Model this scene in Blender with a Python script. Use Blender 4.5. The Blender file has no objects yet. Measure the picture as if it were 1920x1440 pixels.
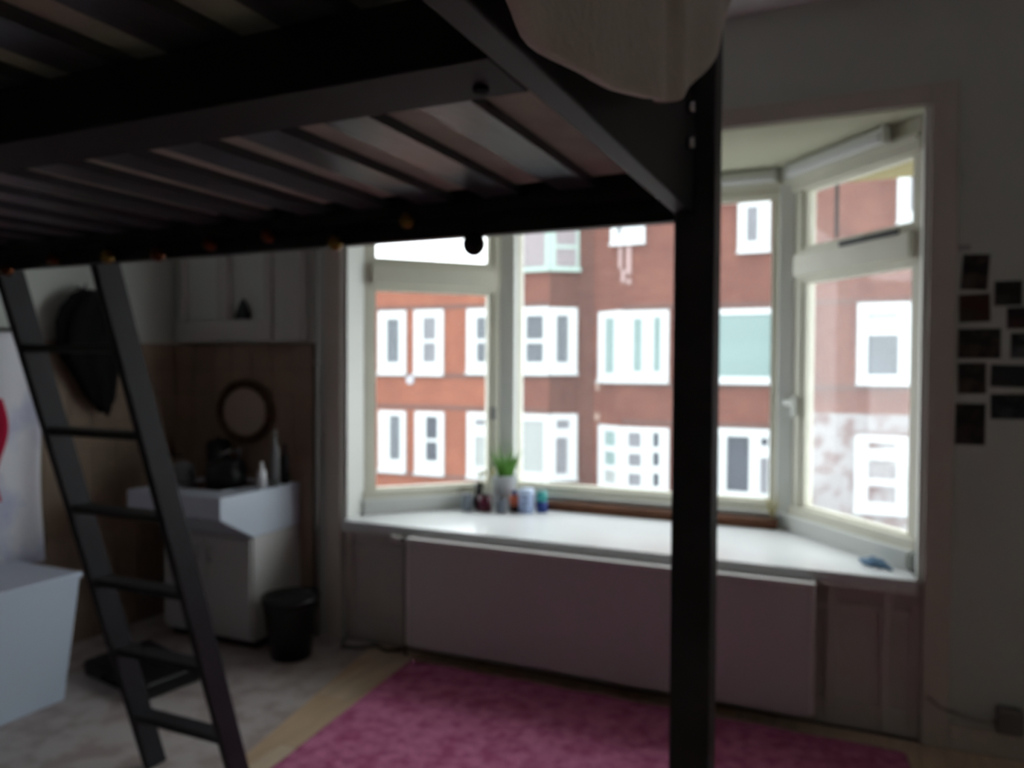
import bpy, bmesh, math, random
from mathutils import Vector, Matrix
random.seed(7)
sc = bpy.context.scene
C = sc.collection

# ------------------------------------------------------------------ camera
cam_d = bpy.data.cameras.new('camera'); cam = bpy.data.objects.new('camera', cam_d); C.objects.link(cam)
cam_d.sensor_width = 36.0; cam_d.lens = 36.0*1442.5/1920.0
yaw, pit, rol = 0.4226397, -0.02301403, 0.00518799
a = Vector((-math.sin(yaw)*math.cos(pit), math.cos(yaw)*math.cos(pit), math.sin(pit)))
r = Vector((math.cos(yaw), math.sin(yaw), 0)); u = r.cross(a)
r2 = math.cos(rol)*r + math.sin(rol)*u; u2 = -math.sin(rol)*r + math.cos(rol)*u
m = Matrix((r2, u2, -a)).transposed().to_4x4(); m.translation = Vector((0, 0, 1.627))
cam.matrix_world = m
cam_d.clip_start = 0.05; cam_d.clip_end = 200
cam_d.dof.use_dof = True; cam_d.dof.focus_distance = 0.30; cam_d.dof.aperture_fstop = 10.5   # the picture is out of focus: focus sits close to the lens
sc.camera = cam

# ------------------------------------------------------------------ world and exposure
w = bpy.data.worlds.new('overcast_sky'); sc.world = w; w.use_nodes = True
bg = w.node_tree.nodes['Background']; bg.inputs[0].default_value = (0.93, 0.97, 1.0, 1); bg.inputs[1].default_value = 4.7
vs = sc.view_settings; vs.view_transform = 'Standard'; vs.look = 'None'; vs.exposure = 0.0; vs.gamma = 1.0; vs.use_curve_mapping = False
sc.cycles.max_bounces = 10; sc.cycles.diffuse_bounces = 7; sc.cycles.transparent_max_bounces = 12

# ------------------------------------------------------------------ materials
def lin(c): return tuple((x/12.92 if x <= 0.04045 else ((x+0.055)/1.055)**2.4) for x in (v/255.0 for v in c))
def mat(name, col, rough=0.6, var=0.0, scale=6.0, bump=0.0, bscale=40.0, metal=0.0, spec=0.4, stretch=None, col2=None, lo=0.35, hi=0.65):
    m = bpy.data.materials.new(name); m.use_nodes = True; nt = m.node_tree; b = nt.nodes['Principled BSDF']
    c = lin(col); b.inputs['Base Color'].default_value = (*c, 1); b.inputs['Roughness'].default_value = rough
    b.inputs['Metallic'].default_value = metal; b.inputs['Specular IOR Level'].default_value = spec
    tc = nt.nodes.new('ShaderNodeTexCoord'); mp = nt.nodes.new('ShaderNodeMapping'); nt.links.new(tc.outputs['Object'], mp.inputs[0])
    if stretch: mp.inputs['Scale'].default_value = stretch
    if var > 0 or col2:
        n = nt.nodes.new('ShaderNodeTexNoise'); n.inputs['Scale'].default_value = scale; n.inputs['Detail'].default_value = 4
        nt.links.new(mp.outputs[0], n.inputs['Vector'])
        rp = nt.nodes.new('ShaderNodeValToRGB'); nt.links.new(n.outputs[0], rp.inputs[0]); nt.links.new(rp.outputs[0], b.inputs['Base Color'])
        rp.color_ramp.elements[0].position = lo; rp.color_ramp.elements[1].position = hi
        if col2: c0, c1 = c, lin(col2)
        else: c0 = tuple(x*(1-var) for x in c); c1 = tuple(min(1, x*(1+var)) for x in c)
        rp.color_ramp.elements[0].color = (*c0, 1); rp.color_ramp.elements[1].color = (*c1, 1)
    if bump > 0:
        n2 = nt.nodes.new('ShaderNodeTexNoise'); n2.inputs['Scale'].default_value = bscale; n2.inputs['Detail'].default_value = 3
        nt.links.new(mp.outputs[0], n2.inputs['Vector'])
        bp = nt.nodes.new('ShaderNodeBump'); bp.inputs['Strength'].default_value = bump; bp.inputs['Distance'].default_value = 0.01
        nt.links.new(n2.outputs[0], bp.inputs['Height']); nt.links.new(bp.outputs[0], b.inputs['Normal'])
    return m
def brick_mat(name, cols, mortar, bw, bh, big=0.25, rough=0.85):
    m = bpy.data.materials.new(name); m.use_nodes = True; nt = m.node_tree; b = nt.nodes['Principled BSDF']; b.inputs['Roughness'].default_value = rough
    b.inputs['Specular IOR Level'].default_value = 0.2
    tc = nt.nodes.new('ShaderNodeTexCoord'); sp = nt.nodes.new('ShaderNodeSeparateXYZ'); cb = nt.nodes.new('ShaderNodeCombineXYZ')
    nt.links.new(tc.outputs['Object'], sp.inputs[0])
    ad = nt.nodes.new('ShaderNodeMath'); ad.operation = 'ADD'; nt.links.new(sp.outputs[0], ad.inputs[0]); nt.links.new(sp.outputs[1], ad.inputs[1])
    nt.links.new(ad.outputs[0], cb.inputs[0]); nt.links.new(sp.outputs[2], cb.inputs[1])
    br = nt.nodes.new('ShaderNodeTexBrick'); nt.links.new(cb.outputs[0], br.inputs['Vector'])
    br.inputs['Color1'].default_value = (*lin(cols[0]), 1); br.inputs['Color2'].default_value = (*lin(cols[1]), 1); br.inputs['Mortar'].default_value = (*lin(mortar), 1)
    br.inputs['Scale'].default_value = 1.0; br.inputs['Brick Width'].default_value = bw; br.inputs['Row Height'].default_value = bh; br.inputs['Mortar Size'].default_value = bh*0.12
    n = nt.nodes.new('ShaderNodeTexNoise'); n.inputs['Scale'].default_value = 0.9; n.inputs['Detail'].default_value = 6; nt.links.new(tc.outputs['Object'], n.inputs['Vector'])
    rp = nt.nodes.new('ShaderNodeValToRGB'); nt.links.new(n.outputs[0], rp.inputs[0])
    rp.color_ramp.elements[0].position = 0.3; rp.color_ramp.elements[1].position = 0.7
    rp.color_ramp.elements[0].color = (1-big, 1-big, 1-big*0.8, 1); rp.color_ramp.elements[1].color = (1, 1, 1, 1)
    mx = nt.nodes.new('ShaderNodeMix'); mx.data_type = 'RGBA'; mx.blend_type = 'MULTIPLY'; mx.inputs[0].default_value = 1
    nt.links.new(br.outputs[0], mx.inputs[6]); nt.links.new(rp.outputs[0], mx.inputs[7]); nt.links.new(mx.outputs[2], b.inputs['Base Color'])
    return m
def glass_mat(name, refl=0.9):
    m = bpy.data.materials.new(name); m.use_nodes = True; nt = m.node_tree; nt.nodes.clear()
    o = nt.nodes.new('ShaderNodeOutputMaterial'); t = nt.nodes.new('ShaderNodeBsdfTransparent'); g = nt.nodes.new('ShaderNodeBsdfGlossy'); g.inputs['Roughness'].default_value = 0.02
    t.inputs[0].default_value = (0.97, 0.985, 0.98, 1)
    mx = nt.nodes.new('ShaderNodeMixShader')
    mx.inputs[0].default_value = 0.025; nt.links.new(t.outputs[0], mx.inputs[1]); nt.links.new(g.outputs[0], mx.inputs[2])
    df = nt.nodes.new('ShaderNodeBsdfTranslucent'); df.inputs[0].default_value = (0.95, 0.97, 1.0, 1)   # translucent share mixed in, gives the panes a whitish haze
    m2 = nt.nodes.new('ShaderNodeMixShader'); m2.inputs[0].default_value = refl
    nt.links.new(mx.outputs[0], m2.inputs[1]); nt.links.new(df.outputs[0], m2.inputs[2]); nt.links.new(m2.outputs[0], o.inputs[0])
    return m

M = {}
M['wall'] = mat('wall_paint', (200, 205, 199), 0.9, 0.03, 2, 0.1, 60)
M['wall_below'] = mat('panel_paint', (206, 200, 196), 0.7, 0.05, 3)
M['trimw'] = mat('casing_paint', (200, 192, 182), 0.6, 0.03, 4)
M['ceil'] = mat('ceiling_paint', (228, 224, 226), 0.9)
M['frame'] = mat('window_paint', (222, 220, 205), 0.45, 0.03, 5)
M['bayceil'] = mat('bay_ceiling_paint', (196, 196, 174), 0.9)
M['jamb'] = mat('jamb_paint', (226, 228, 224), 0.5)
M['sill'] = mat('sill_gloss_paint', (226, 228, 230), 0.22, 0.02, 3, spec=0.5)
M['upstand'] = mat('upstand_paint', (222, 224, 220), 0.5)
M['glass'] = glass_mat('window_glass', 0.012)
M['glass_dusty'] = glass_mat('window_glass_dusty', 0.036)
M['black'] = mat('black_stained_wood', (34, 34, 38), 0.45, 0.25, 8, 0.15, 30, stretch=(1, 1, 6))
M['ladder'] = mat('ladder_wood', (32, 34, 40), 0.55, 0.2, 8)
M['post'] = mat('black_post_wood', (62, 62, 68), 0.5, 0.2, 8)
M['slat'] = mat('slat_wood', (78, 82, 90), 0.3, 0.25, 6, 0.1, 20, stretch=(4, 1, 4), spec=0.7)
M['mattress'] = mat('mattress_cover', (206, 208, 196), 0.95, 0.1, 10, 0.2, 120)
M['duvet'] = mat('duvet_cotton', (222, 212, 204), 0.95, 0, 3, 0.3, 60, col2=(176, 158, 140), lo=0.5, hi=0.72)
M['laminate'] = mat('laminate_plank', (206, 184, 158), 0.45, 0.12, 3, 0.05, 20, stretch=(6, 1, 1))
M['laminate_b'] = mat('laminate_plank_warm', (198, 170, 140), 0.45, 0.12, 3, 0.05, 20, stretch=(6, 1, 1))
M['subfloor'] = mat('floor_base', (90, 78, 66), 0.8)
M['vinyl'] = mat('vinyl_sheet', (188, 180, 178), 0.5, 0, 7, 0.05, 40, col2=(164, 150, 146), lo=0.45, hi=0.6)
M['rug'] = mat('rug_pile', (214, 128, 168), 1.0, 0, 16, 1.0, 90, col2=(176, 84, 126), lo=0.35, hi=0.65)
M['tile'] = mat('wall_tile', (150, 130, 112), 0.6, 0.15, 3)
M['grout'] = mat('tile_grout', (120, 108, 96), 0.9)
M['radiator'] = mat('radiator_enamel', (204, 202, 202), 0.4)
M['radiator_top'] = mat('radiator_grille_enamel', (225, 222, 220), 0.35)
M['chestw'] = mat('cool_white_laminate', (206, 220, 238), 0.45)
M['white'] = mat('white_paint', (226, 228, 232), 0.45)
M['cab'] = mat('cabinet_paint', (196, 196, 194), 0.55)
M['cabinner'] = mat('cabinet_back_panel', (214, 220, 216), 0.6)
M['counter'] = mat('counter_enamel', (198, 208, 222), 0.35)
M['chrome'] = mat('chrome', (200, 200, 205), 0.2, metal=1.0)
M['darkmetal'] = mat('dark_metal', (30, 30, 32), 0.4, metal=0.6)
M['plastic_black'] = mat('black_plastic', (18, 18, 20), 0.4)
M['plastic_grey'] = mat('grey_plastic', (120, 122, 124), 0.5)
M['pipe'] = mat('pipe_paint', (150, 150, 146), 0.5)
M['pipe_dark'] = mat('dark_pipe', (50, 46, 44), 0.5)
M['brassy'] = mat('gold_bauble', (150, 124, 66), 0.3, metal=1.0)
M['coppery'] = mat('copper_bauble', (110, 66, 42), 0.3, metal=1.0)
M['cloth_black'] = mat('black_wool', (10, 10, 11), 1.0, bump=0.8, bscale=80)
M['towel'] = mat('white_blue_cloth', (236, 238, 246), 0.9, 0, 4, 0.2, 40, col2=(190, 196, 226), lo=0.5, hi=0.75)
M['crimson'] = mat('crimson_cloth', (190, 24, 66), 0.9)
M['beige'] = mat('beige_scarf', (178, 160, 158), 0.9, 0, 7, col2=(60, 30, 48), lo=0.52, hi=0.64)
M['mirror'] = mat('mirror_glass', (120, 120, 118), 0.12, metal=1.0)
M['rattan'] = mat('rattan_frame', (74, 54, 38), 0.8, 0.3, 30, 0.4, 80)
M['strip'] = mat('brown_draught_strip', (100, 60, 38), 0.7, 0.2, 8)
M['leaf'] = mat('succulent_leaf', (86, 140, 48), 0.6, 0.25, 14)
M['leaf_y'] = mat('dry_leaf', (176, 166, 110), 0.7, 0.2, 14)
M['soil'] = mat('potting_soil', (40, 30, 24), 1.0)
M['pot'] = mat('grey_white_ceramic', (190, 194, 196), 0.4)
M['pot2'] = mat('grey_glass_cup', (112, 118, 130), 0.3)
M['maroon'] = mat('maroon_glaze', (84, 20, 44), 0.35)
M['orange'] = mat('orange_wax', (214, 112, 84), 0.5)
M['brown'] = mat('brown_glass', (70, 34, 30), 0.3)
M['lblue'] = mat('pale_blue_plastic', (170, 188, 226), 0.4)
M['teal'] = mat('teal_plastic', (70, 170, 168), 0.4)
M['navy'] = mat('navy_plastic', (34, 60, 130), 0.4)
M['greyglass'] = mat('grey_blue_ceramic', (128, 138, 148), 0.3)
M['bluecloth'] = mat('blue_cloth', (92, 122, 150), 0.9)
M['cream'] = mat('cream_soffit', (147, 135, 83), 0.8)
M['paper'] = mat('photo_paper', (110, 108, 106), 0.4)
M['extwhite'] = mat('white_upvc', (172, 176, 177), 0.4)
M['extgreen'] = mat('pale_green_trim', (144, 162, 155), 0.6)
M['extgrey'] = mat('roof_lead', (101, 100, 101), 0.7)
M['asphalt'] = mat('street_paving', (99, 97, 95), 0.9, 0.1, 1)
M['pg'] = mat('dark_window_glass', (73, 78, 84), 0.25, 0.15, 1.2, stretch=(1, 1, 1))
M['pl'] = mat('curtained_window_glass', (98, 98, 103), 0.3, 0.12, 1.5, stretch=(2, 2, 1))
M['pt'] = mat('teal_curtained_glass', (103, 123, 121), 0.3, 0.08, 1.2, stretch=(0, 0, 1))
M['pb'] = mat('blue_black_window_glass', (40, 46, 56), 0.2, 0.2, 1.2)
M['pp'] = mat('net_curtained_glass', (130, 134, 133), 0.4, 0.06, 2, stretch=(2, 2, 0))
M['pq'] = mat('grey_lilac_glass', (118, 110, 113), 0.3, 0.08, 1)
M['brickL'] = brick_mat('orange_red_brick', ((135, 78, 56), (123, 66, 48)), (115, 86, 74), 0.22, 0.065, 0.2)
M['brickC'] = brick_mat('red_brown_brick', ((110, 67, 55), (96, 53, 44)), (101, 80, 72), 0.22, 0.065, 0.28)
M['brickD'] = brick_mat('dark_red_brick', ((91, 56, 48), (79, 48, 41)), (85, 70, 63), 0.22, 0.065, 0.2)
M['course'] = brick_mat('soldier_course', ((98, 60, 52), (86, 52, 48)), (92, 73, 68), 0.065, 0.22, 0.2)
M['whitewash'] = mat('flaking_white_wall_paint', (104, 87, 86), 0.9, 0, 2.6, 0.2, 8, col2=(129, 126, 127), lo=0.40, hi=0.52)

# ------------------------------------------------------------------ helpers
class MB:
    def __init__(s): s.v = []; s.f = []; s.sm = []
    def add(s, vs, fs, smooth=False):
        o = len(s.v); s.v += [tuple(x) for x in vs]
        for f in fs: s.f.append([i+o for i in f]); s.sm.append(smooth)
        return s
    def prism(s, poly, z0, z1):
        n = len(poly); ar = sum(poly[i][0]*poly[(i+1) % n][1]-poly[(i+1) % n][0]*poly[i][1] for i in range(n))
        if ar < 0: poly = poly[::-1]
        vs = [(x, y, z0) for x, y in poly]+[(x, y, z1) for x, y in poly]
        fs = [list(range(n))[::-1], list(range(n, 2*n))]+[[i, (i+1) % n, n+(i+1) % n, n+i] for i in range(n)]
        return s.add(vs, fs)
    def box(s, x0, x1, y0, y1, z0, z1):
        x0, x1 = sorted((x0, x1)); y0, y1 = sorted((y0, y1)); z0, z1 = sorted((z0, z1))
        return s.prism([(x0, y0), (x1, y0), (x1, y1), (x0, y1)], z0, z1)
    def sbox(s, fr, s0, s1, n0, n1, z0, z1):     # box in the frame of a vertical face: along, outward, up
        P, d, nn = fr
        q = lambda a, b: (P[0]+d[0]*a+nn[0]*b, P[1]+d[1]*a+nn[1]*b)
        return s.prism([q(s0, n0), q(s1, n0), q(s1, n1), q(s0, n1)], min(z0, z1), max(z0, z1))
    def prof(s, pts, x0, x1):                    # profile in (y, z) run along x
        n = len(pts); vs = [(x0, y, z) for y, z in pts]+[(x1, y, z) for y, z in pts]
        return s.add(vs, [list(range(n)), list(range(n, 2*n))[::-1]]+[[i, n+i, n+(i+1) % n, (i+1) % n] for i in range(n)])
    def lathe(s, c, prof, n=20, sx=1, sy=1):
        vs = []; k = len(prof)
        for i in range(n):
            t = 2*math.pi*i/n
            vs += [(c[0]+rr*math.cos(t)*sx, c[1]+rr*math.sin(t)*sy, c[2]+z) for rr, z in prof]
        fs = [[i*k+j, ((i+1) % n)*k+j, ((i+1) % n)*k+j+1, i*k+j+1] for i in range(n) for j in range(k-1)]
        fs.append([i*k for i in range(n)][::-1]); fs.append([i*k+k-1 for i in range(n)])
        return s.add(vs, fs, True)
    def tube(s, pts, rad, n=8, closed=False):
        pts = [Vector(p) for p in pts]; k = len(pts); vs = []
        rr = rad if isinstance(rad, (list, tuple)) else [rad]*k
        for i, p in enumerate(pts):
            t = (pts[(i+1) % k]-pts[i-1]) if closed else (pts[min(i+1, k-1)]-pts[max(i-1, 0)])
            t.normalize(); ref = Vector((0, 0, 1)) if abs(t.z) < 0.9 else Vector((0, 1, 0))
            a1 = t.cross(ref).normalized(); a2 = t.cross(a1)
            vs += [p+a1*rr[i]*math.cos(2*math.pi*j/n)+a2*rr[i]*math.sin(2*math.pi*j/n) for j in range(n)]
        fs = []
        for i in range(k if closed else k-1):
            i2 = (i+1) % k
            fs += [[i*n+j, i*n+(j+1) % n, i2*n+(j+1) % n, i2*n+j] for j in range(n)]
        if not closed: fs.append(list(range(n))[::-1]); fs.append([(k-1)*n+j for j in range(n)])
        return s.add(vs, fs, True)
    def bar(s, p, q, w, t, side=Vector((1, 0, 0))):   # square-section bar from p to q
        p, q = Vector(p), Vector(q); d = (q-p).normalized(); a1 = (side-d*side.dot(d)).normalized(); a2 = d.cross(a1)
        vs = []
        for e in (p, q): vs += [e+a1*w/2*i+a2*t/2*j for i, j in ((-1, -1), (1, -1), (1, 1), (-1, 1))]
        return s.add(vs, [[3, 2, 1, 0], [4, 5, 6, 7]]+[[i, (i+1) % 4, 4+(i+1) % 4, 4+i] for i in range(4)])
    def sheet(s, fn, nu, nv, th=0.01):
        g = [[Vector(fn(i/nu, j/nv)) for j in range(nv+1)] for i in range(nu+1)]
        nrm = []
        for i in range(nu+1):
            for j in range(nv+1):
                du = g[min(i+1, nu)][j]-g[max(i-1, 0)][j]; dv = g[i][min(j+1, nv)]-g[i][max(j-1, 0)]
                n = du.cross(dv); nrm.append(n.normalized() if n.length > 1e-9 else Vector((0, 1, 0)))
        k = (nu+1)*(nv+1); fl = [g[i][j] for i in range(nu+1) for j in range(nv+1)]
        vs = [p+n*th/2 for p, n in zip(fl, nrm)]+[p-n*th/2 for p, n in zip(fl, nrm)]
        id_ = lambda i, j: i*(nv+1)+j
        fs = []
        for i in range(nu):
            for j in range(nv):
                q = [id_(i, j), id_(i+1, j), id_(i+1, j+1), id_(i, j+1)]; fs.append(q); fs.append([x+k for x in q[::-1]])
        for i in range(nu):
            for j in (0, nv):
                q = [id_(i, j), id_(i+1, j), id_(i+1, j)+k, id_(i, j)+k]; fs.append(q if j else q[::-1])
        for j in range(nv):
            for i in (0, nu):
                q = [id_(i, j), id_(i, j+1), id_(i, j+1)+k, id_(i, j)+k]; fs.append(q[::-1] if i else q)
        return s.add(vs, fs, True)
    def build(s, name, mt, parent=None, bevel=0.0, kind=None, origin=None, label=None):
        me = bpy.data.meshes.new(name); off = Vector((0, 0, 0))
        if parent is not None: off = base[parent.name]
        if origin is not None: off = Vector(origin)
        me.from_pydata([Vector(v)-off for v in s.v], [], s.f); me.update()
        bm = bmesh.new(); bm.from_mesh(me); bmesh.ops.recalc_face_normals(bm, faces=bm.faces)
        bm.to_mesh(me); bm.free()
        me.polygons.foreach_set('use_smooth', s.sm)
        me.materials.append(M[mt] if isinstance(mt, str) else mt)
        o = bpy.data.objects.new(name, me); C.objects.link(o)
        if parent is not None:
            o.parent = parent; o.location = off-base[parent.name]
        else: o.location = off
        base[o.name] = off.copy()
        if bevel:
            b = o.modifiers.new('bevel', 'BEVEL'); b.width = bevel; b.segments = 2; b.limit_method = 'ANGLE'; b.angle_limit = 0.7
        if kind: o['kind'] = kind
        if label: o['label'] = label
        return o
base = {}
def thing(name, label, cat, loc=(0, 0, 0), group=None):
    o = bpy.data.objects.new(name, None); C.objects.link(o); o.empty_display_size = 0.1; o.location = loc; base[o.name] = Vector(loc)
    o['label'] = label; o['category'] = cat
    if group: o['group'] = group
    return o
def tag(o, label, cat, group=None):
    o['label'] = label; o['category'] = cat
    if group: o['group'] = group
    return o
def struct(name, loc=(0, 0, 0)):
    o = bpy.data.objects.new(name, None); C.objects.link(o); o.location = loc; base[o.name] = Vector(loc); o['kind'] = 'structure'; return o
def frm(A, B):          # along A->B, outward = left of travel
    A, B = Vector(A), Vector(B); L = (B-A).length; d = (B-A)/L; n = Vector((-d.y, d.x)); return (A, d, n), L

# ------------------------------------------------------------------ room shell
YW = 3.75; XL = -4.14; XR = 1.6; YB = -1.6; ZC = 3.27
floor = MB().box(XL-.1, XR+.1, YB-.1, YW+.15, -0.16, -0.02).build('floor', 'subfloor', kind='structure')
bd = []
x = -2.62; k = 0
pl_meshes = {}
while x < XR:
    x1 = min(x+0.192, XR); y = YB-((k*0.47) % 1.2)
    while y < YW:
        y0 = max(y, YB); y1 = min(y+1.28, YW)
        if y1-y0 > 0.02:
            MB().box(x+.001, x1-.001, y0+.001, y1-.001, -0.02, 0.0).build('floor_board', 'laminate' if (k+int(y*3)) % 3 else 'laminate_b', floor)
        y += 1.28
    x += 0.192; k += 1
MB().prism([(XL, YB), (-2.10, YB), (-2.29, 2.35), (-2.56, YW), (XL, YW)], -0.0195, 0.003).build('vinyl_sheet', 'vinyl', floor, label='pale mottled vinyl sheet')

MB().box(XL-.1, XR+.1, YB-.1, YW+.15, ZC, ZC+.1).build('ceiling', 'ceil', kind='structure')
ww = struct('wall_window')
m_ = MB(); m_.box(XL-.1, -2.79, YW, YW+.15, 0, ZC); m_.box(.268, XR+.1, YW, YW+.15, 0, ZC); m_.box(-2.79, .268, YW, YW+.15, 2.75, ZC)
m_.build('plaster', 'wall', ww)
m_ = MB(); m_.box(-2.79, .268, 3.80, YW+.15, -0.01, .68); m_.build('panel_back', 'wall_below', ww)
for a0, a1 in ((-2.785, -2.74), (-2.32, -2.27), (-.12, -.07), (.11, .155), (.225, .266)): MB().box(a0, a1, 3.775, 3.80, 0.0, .672).build('panel_stile', 'wall_below', ww, 0.003)
for z0, z1 in ((.0, .11), (.52, .56), (.63, .672)): MB().box(-2.74, .225, 3.782, 3.80, z0, z1).build('panel_rail', 'wall_below', ww, 0.003)
wl = MB().box(XL-.1, XL, YB-.1, YW+.15, 0, ZC).build('wall_left', 'wall', kind='structure')
MB().box(XR, XR+.1, YB-.1, YW+.15, 0, ZC).build('wall_right', 'wall', kind='structure')
MB().box(XL-.1, XR+.1, YB-.1, YB, 0, ZC).build('wall_back', 'wall', kind='structure')
# tiled splash area on the left wall and round the kitchen corner
tl = MB().box(XL, XL+.006, 1.6, YW-.001, 0.0, 1.76).build('trim_1', 'grout', kind='structure')
for i in range(14):
    for j in range(11):
        MB().box(XL+.006, XL+.013, 1.6+i*.1535+.002, 1.6+(i+1)*.1535-.002, j*.16+.002, (j+1)*.16-.002).build('wall_tile', 'tile', tl)
tw = MB().box(XL+.014, -2.99, YW-.006, YW, 0.0, 1.76).build('trim_2', 'grout', kind='structure')
for i in range(7):
    for j in range(11):
        MB().box(XL+.016+i*.161+.002, XL+.016+(i+1)*.161-.002, YW-.013, YW-.006, j*.16+.002, (j+1)*.16-.002).build('wall_tile', 'tile', tw)
# casing round the bay opening, baseboards
m_ = MB(); m_.box(.270, .374, YW-.018, YW, .0, 2.84); m_.build('trim_3', 'trimw', bevel=.004, kind='structure')
m_ = MB(); m_.box(-2.90, -2.792, YW-.018, YW, .0, 2.84); m_.build('trim_4', 'trimw', bevel=.004, kind='structure')
m_ = MB(); m_.box(-2.792, .270, YW-.018, YW, 2.752, 2.84); m_.build('trim_5', 'trimw', bevel=.004, kind='structure')
MB().box(.374, XR, YW-.015, YW, 0, .115).build('baseboard_right', 'trimw', bevel=.004, kind='structure')
MB().box(XR-.015, XR, YB, YW-.015, 0, .115).build('baseboard_side', 'trimw', bevel=.004, kind='structure')

# ------------------------------------------------------------------ bay window
A, B, Cc, D = (-2.75, 3.90), (-2.08, 4.60), (-.37, 4.60), (.25, 3.87)
ZS = .72
MB().prism([(-2.789, YW), (-2.789+.035, YW), (-2.75+.004, 3.905), (-2.80, 3.905)], .70, 2.745).build('trim_6', 'jamb', kind='structure')
MB().prism([(.268, YW), (.246, YW), (.246, 3.90), (.268, 3.90)], .70, 2.745).build('trim_7', 'jamb', kind='structure')
m_ = MB(); m_.prism([(-3.3, 3.9), (-2.90, 3.9), (-2.15, 4.70), (-2.15, 4.87), (-3.3, 4.87)], 2.70, 2.749); m_.prism([(-2.15, 4.70), (-.30, 4.70), (-.30, 4.87), (-2.15, 4.87)], 2.70, 2.749); m_.prism([(.40, 3.9), (.95, 3.9), (.95, 4.87), (-.30, 4.87), (-.30, 4.70)], 2.70, 2.749)
m_.build('eave_soffit', 'cream', kind='structure')
MB().prism([(-3.3, 3.90), (-3.3, 4.87), (.95, 4.87), (.95, 3.90)], 2.7497, 2.95).build('bay_roof', 'extgrey', kind='structure')
def face_out(A, B):
    f, L = frm(A, B); c = Vector((-1.2, 3.0)); mid = (Vector(A)+Vector(B))/2
    if f[2].dot(mid-c) < 0: f = (f[0], f[1], -f[2])
    return f, L
# bay ceiling lining just under the roof slab
MB().prism([(-2.79, YW), (-2.79, 3.9), (-2.75, 3.9), (-2.08, 4.6), (-.37, 4.6), (.25, 3.9), (.268, 3.9), (.268, YW)], 2.745, 2.7495).build('bay_ceiling', 'bayceil', kind='structure')
# knee wall below the panes
for nm, (P, Q) in (('wall_bay_left', (A, B)), ('wall_bay_front', (B, Cc)), ('wall_bay_right', (Cc, D))):
    f, L = face_out(P, Q)
    ww_ = MB(); ww_.sbox(f, -.02, L+.02, .0, .12, -.5, .80); ww_.build(nm, 'upstand', kind='structure')
MB().prism([(-2.79, 3.9), A, B, Cc, D, (.268, 3.9)], -.5, -.4).build('floor_bay', 'subfloor', kind='structure')

def window(n, P, Q, s_g0, s_g1, transom=True, glass='glass'):
    f, L = face_out(P, Q); o = struct('window_%d' % n)
    g0, g1, gt, gb = s_g0, s_g1, 2.585, .872
    p = lambda *a_: MB().sbox(f, *a_)
    p(0.0, L, -.015, .095, .80, gb-.012).build('bottom_rail', 'frame', o, .004)
    p(0.0, L, -.045, .0, .795, .812).build('sill_ledge', 'jamb', o, .003)
    p(0.0, L, -.02, .09, gt+.012, 2.745).build('head_rail', 'frame', o, .004)
    p(0.0, L, -.045, -.02, gt+.06, gt+.085).build('head_moulding', 'frame', o, .004)
    p(0.0, g0-.035, 0.0, .09, gb-.012, gt+.012).build('frame_stile', 'frame', o, .004)
    p(g1+.035, L, 0.0, .09, gb-.012, gt+.012).build('frame_stile', 'frame', o, .004)
    def sash(z0, z1):
        p(g0-.035, g0, .012, .06, z0-.012, z1+.012).build('sash_stile', 'frame', o, .003)
        p(g1, g1+.035, .012, .06, z0-.012, z1+.012).build('sash_stile', 'frame', o, .003)
        p(g0, g1, .012, .06, z0-.012, z0).build('sash_rail', 'frame', o)
        p(g0, g1, .012, .06, z1, z1+.012).build('sash_rail', 'frame', o)
        p(g0, g1, .034, .038, z0, z1).build('glass_pane', glass, o)
    if transom:
        sash(gb, 2.085); sash(2.29, gt)
        p(g0-.035, g1+.035, .0, .085, 2.097, 2.278).build('transom', 'frame', o, .005)
        p(g0-(.06 if n == 3 else .03), g1+.03, -.035, .0, 2.125, 2.245).build('transom_moulding', 'frame', o, .005)
    else: sash(gb, gt)
    return o, f, L
w1, f1, L1 = window(1, A, B, .083, .815)
w2, f2, L2 = window(2, B, Cc, .057, 1.622, False)
w3, f3, L3 = window(3, Cc, D, .157, .888, True, 'glass_dusty')
# corner posts of the bay
for P in (B, Cc):
    sg = 1 if P is B else -1
    MB().prism([(P[0]-.05*sg-.01, P[1]-.055), (P[0]+.045*sg, P[1]-.04), (P[0]+.045*sg, P[1]+.11), (P[0]-.07*sg, P[1]+.11)], .80, 2.745).build('trim_8' if sg > 0 else 'trim_9', 'jamb', bevel=.006, kind='structure')
MB().sbox(f3, .385, .400, .0, .012, 2.30, 2.57).build('stay_bar', 'plastic_grey', w3)
MB().sbox(f3, .47, .86, -.045, -.034, 2.236, 2.262).build('shadow_gap_strip', 'darkmetal', w3, label='dark strip drawn as the shadow gap below the upper pane')  # dark strip added to draw the shadow gap under the upper pane
lt = MB(); lt.sbox(f3, .085, .105, -.03, .0, 1.36, 1.47); lt.sbox(f3, .04, .105, -.05, -.03, 1.42, 1.445); lt.build('window_latch', 'jamb', w3, .004, label='white metal latch handle')
lt = MB(); lt.sbox(f1, .84, .86, -.02, .0, 1.28, 1.36); lt.build('window_latch', 'plastic_grey', w1, .003)
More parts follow.
